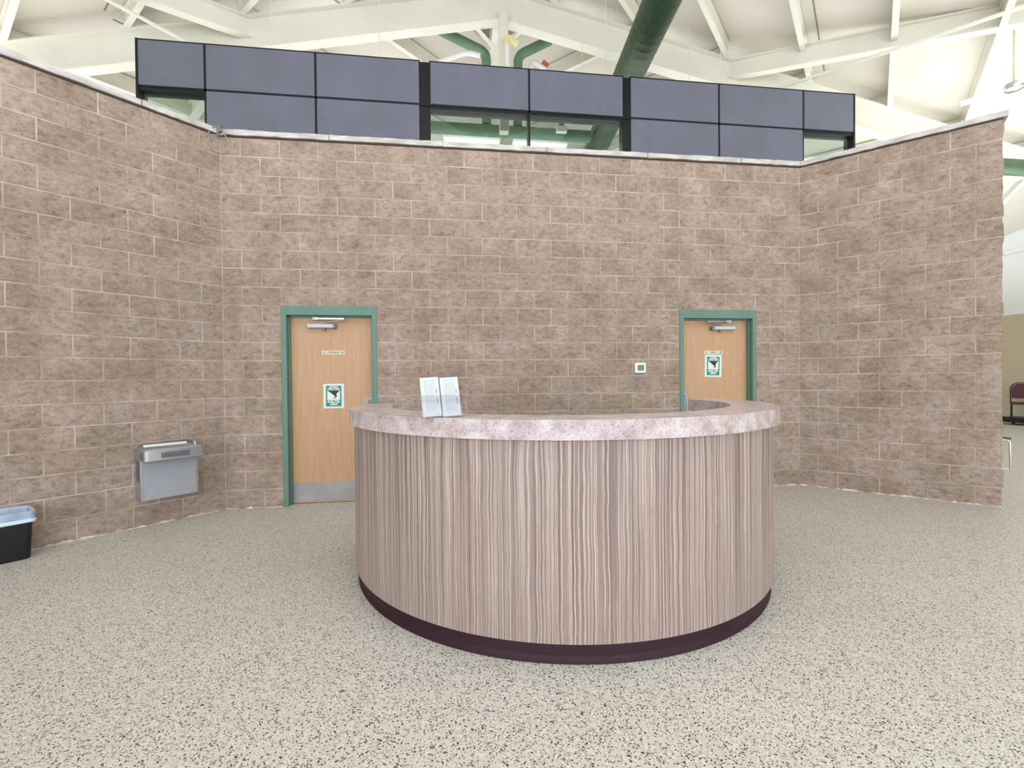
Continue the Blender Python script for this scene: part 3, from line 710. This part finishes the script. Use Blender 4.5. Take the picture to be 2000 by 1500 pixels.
# ================================================================ ROOF SERVICES
def tube_thing(name, label, cat, path, r, m, seg=20, group=None, ribs=0):
    P = [Vector(p) for p in path]; base = P[0].copy(); mb = MB()
    if ribs:
        a, b = P[0], P[-1]; n = int((b-a).length/ribs); pp = []; rr = []
        for i in range(n):
            for k, dr in ((0, .0025), (.05, 0), (.95, 0)): pp.append(a+(b-a)*((i+k)/n)-base); rr.append(r+dr)
        pp.append(b-base); rr.append(r); mb.tube(pp, rr, 36)
    else: mb.tube([p-base for p in P], r, seg)
    o = mb.build(name, m, smooth=True, loc=base); return tag(o, label, cat, group)
dA, dB = Vector((5.49, .91, 6.75)), Vector((5.66, 2.75, 6.75)); dd = (dB-dA)/(dB.y-dA.y)
tube_thing('air_duct', 'large dark green round duct crossing overhead above the screen', 'duct', [dA+dd*(-3.4), dA+dd*(8.5)], .262, M_DUCT, ribs=.17)
tube_thing('branch_duct', 'horizontal green duct seen through the middle glass', 'duct', [(1.6, 4.4, 6.61), (5.50, 4.4, 6.61)], .12, M_PIPEG, 24)
def elbow(a, b, c, r=.15, n=6):
    a, b, c = Vector(a), Vector(b), Vector(c); p = b+(a-b).normalized()*r; q = b+(c-b).normalized()*r
    return [a]+[(p*(1-t)**2+b*2*t*(1-t)+q*t*t) for t in [i/n for i in range(n+1)]]+[c]
tube_thing('green_pipe', 'green pipe with elbow left of the king post', 'pipe', elbow((3.27, 4.40, 6.735), (3.27, 4.28, 8.14), (2.33, 4.20, 8.47)), .095, M_PIPEG)
tube_thing('green_pipe', 'green pipe with elbow right of the king post', 'pipe', elbow((3.93, 4.40, 6.735), (3.93, 4.28, 8.14), (4.60, 4.20, 8.46)), .095, M_PIPEG)
vp = thing('vent_pipe', 'white vertical vent pipe with yellowed elbow beside the king post', 'pipe', (3.535, 2.95, 6.2))
mb = MB(); mb.tube([(0, 0, 0), (0, 0, 1.2)], .04, 14); mb.build('riser', M_WHITE, vp, smooth=True)
mb = MB(); mb.tube(elbow((0, 0, 1.18), (0, 0, 1.36), (.20, .05, 1.26), .09), .055, 14); tag(mb.build('elbow', M_YEL, vp, smooth=True), 'yellowed elbow')
tube_thing('white_pipe', 'white sloping pipe left of the green elbow', 'pipe', elbow((2.3, 3.95, 7.66), (2.85, 3.95, 7.90), (3.12, 3.95, 7.85), .15), .05, M_WHITE)
wp = thing('white_pipe', 'short white pipe with an orange open end right of the green elbow', 'pipe', (4.18, 4.15, 7.0))
mb = MB(); mb.tube(elbow((0, 0, 0), (0, 0, .98), (.32, 0, .80), .12), .05, 14); mb.build('riser', M_WHITE, wp, smooth=True)
mb = MB(); mb.tube([(.25, .05, .98), (.36, .05, .90)], .065, 14); tag(mb.build('open_end', M_ORANGE, wp, smooth=True), 'orange pipe mouth')
# sloping sprinkler pipes
tube_thing('sprinkler_pipe', 'thin cream pipe sloping down behind the left end of the screen', 'pipe', [(-2.95, 2.3, 7.30), (-1.15, 2.3, 6.42), (-.4, 2.3, 6.05)], .028, M_CREAM, 10)
tube_thing('sprinkler_pipe', 'thin cream pipe rising to the right above the right end of the screen', 'pipe', [(7.7, 2.46, 6.39), (10.14, -.10, 6.33), (10.75, -.74, 6.315)], .028, M_CREAM, 10)
RODS = [(-.50, 3.0, 8.0, 6.3, 'second'), (1.29, 3.0, 8.3, 6.3, 'third'), (4.94, 3.0, 7.66, 6.3, 'x'), (5.36, 2.9, 8.3, 6.3, 'x'), (6.98, 2.9, 8.0, 6.3, 'x'), (7.62, 2.9, 7.8, 6.3, 'x')]
LB = ['thin hanger wire over the second panel from the left', 'thin hanger wire over the third panel from the left', 'short hanger wire above the middle panels, left of the green duct', 'long hanger wire just left of the green duct', 'hanger wire just right of the green duct', 'hanger wire farther right of the green duct']
for (x, y, z1, z0, _), lb in zip(RODS, LB):
    mb = MB(); mb.tube([(0, 0, 0), (0, 0, z1-z0)], .006, 6); o = mb.build('hanger_wire', M_CREAM, loc=(x, y, z0)); tag(o, lb, 'wire', 'hanger wires above the screen')
# light fixtures seen through the glass
def fixture(name, loc, length, w, label, rot=0, group='fluorescent fixtures behind the glass', tilt=.0):
    g = thing(name, label, 'light fixture', loc, rot, group); g.rotation_euler = (tilt, 0, rot)
    mb = MB(); mb.box(-length/2, length/2, -w/2, w/2, .03, .07); mb.build('housing', M_WHITE, g)
    for y in (-w*.27, w*.27):
        mb = MB(); mb.box(-length/2+.03, length/2-.03, y-w*.12, y+w*.12, 0, .03); mb.build('tube', M_TUBE, g, bevel=.008)
    return g
fixture('fluorescent_light', (3.05, 6.1, 7.30), 1.42, .62, 'left twin-tube fluorescent light behind the middle glass')
fixture('fluorescent_light', (4.78, 6.1, 7.30), 1.42, .62, 'right twin-tube fluorescent light behind the middle glass')
fixture('fluorescent_light', (11.0, 4.5, 6.42), 1.5, .34, 'slanting fluorescent light behind the small right-hand glass', -.5, None)
em = thing('emergency_light', 'small white lamp unit with grey cap seen through the middle glass', 'lamp', (4.78, 4.0, 6.45))
mb = MB(); mb.box(-.11, .11, -.05, .05, 0, .12); mb.build('lamp_box', M_WHITE, em, bevel=.01)
mb = MB(); mb.box(-.05, .05, -.04, .04, .12, .20); mb.build('cap', M_DKSTEEL, em, bevel=.015)

# ================================================================ RIGHT SIDE, BEYOND THE WALL END
tube_thing('air_duct', 'green duct poking out past the top of the right wall', 'duct', [(12.3, 2.0, 5.25), (17, 2.0, 5.25)], .145, M_DUCT, 20)
fx = fixture('fluorescent_light', (13.0, 2.2, 4.70), 1.1, .14, 'bright fluorescent strip under the far green duct', 0, None); fx.rotation_euler = (0, -.75, 0)
# ceiling fan
FX, FY = 11.45, .95
fan = thing('ceiling_fan', 'white ceiling fan hanging above the right wall', 'ceiling fan', (FX, FY, 6.0))
mb = MB(); mb.tube([(0, 0, 1.02), (0, 0, 1.10)], [.06, .05], 14); mb.build('canopy', M_DKSTEEL, fan, smooth=True)
mb = MB(); mb.tube([(0, 0, .08), (0, 0, 1.06)], .014, 8); mb.build('downrod', M_YEL, fan, smooth=True)
mb = MB(); mb.tube([(0, 0, -.07), (0, 0, -.05), (0, 0, .04), (0, 0, .08)], [.07, .12, .12, .05], 18); mb.build('motor', M_CHROME, fan, smooth=True)
for a in (245, 5, 125):
    mb = MB(); Tm = Matrix.Rotation(math.radians(a), 4, 'Z') @ Matrix.Rotation(.18, 4, 'X')
    mb.box(.11, .62, -.075, .075, -.012, -.004, Tm); mb.build('blade', M_WHITE, fan)
# chair on a dolly by the distant wall
dl = thing('chair_dolly', 'low black dolly under the maroon chair at the right edge', 'dolly', (18.0, 5.45, 0))
mb = MB(); mb.box(-.3, .3, -.42, .42, .07, .20); mb.build('deck', M_BIN, dl, bevel=.01)
for x in (-.22, .22):
    for y in (-.34, .34):
        mb = MB(); mb.tube([(x-.02, y, .035), (x+.02, y, .035)], .035, 12); mb.build('wheel', M_BIN, dl, smooth=True)
ch = thing('stacking_chair', 'maroon padded chair with black frame at the right edge', 'chair', (18.0, 5.42, .202), -.9)
mb = MB(); mb.box(-.22, .22, -.22, .22, .36, .42); mb.build('seat', M_MAROON, ch, bevel=.02)
pts = [(-.2, .52), (-.2, .80), (-.16, .88), (-.08, .92), (.08, .92), (.16, .88), (.2, .80), (.2, .52)]
mb = MB(); mb.prism(pts, .19, .23, I4); mb.build('backrest', M_MAROON, ch, bevel=.01)
mb = MB(); mb.tube([(-.22, .21, .36), (-.22, .21, .82), (-.17, .21, .91), (-.08, .21, .945), (.08, .21, .945), (.17, .21, .91), (.22, .21, .82), (.22, .21, .36)], .013, 8); mb.build('back_frame', M_BIN, ch, smooth=True)
for x in (-.21, .21):
    for y in (-.2, .2):
        mb = MB(); mb.tube([(x, y, .36), (x, y*1.1, 0)], .012, 8); mb.build('leg', M_BIN, ch, smooth=True)
# pull handle at the free end of the right wall
hd = thing('pull_handle', 'chrome pull handle sticking out past the free end of the right wall', 'handle', TR @ Vector((LEN_R+.0, .06, .555)))
hd.rotation_euler = TR.to_euler()
mb = MB(); mb.tube([(-.01, 0, .150), (.045, 0, .152), (.064, 0, .130), (.070, 0, -.12), (.066, 0, -.150)], .010, 10); mb.build('bar', M_CHROME, hd, smooth=True)
mb = MB(); mb.tube([(-.01, 0, -.162), (.07, 0, -.152)], .007, 8); mb.build('bracket', M_CHROME, hd, smooth=True)
mb = MB(); mb.bar((.0, 0, .180), (.072, 0, .168), .03, .014); mb.build('black_cap', M_BIN, hd)
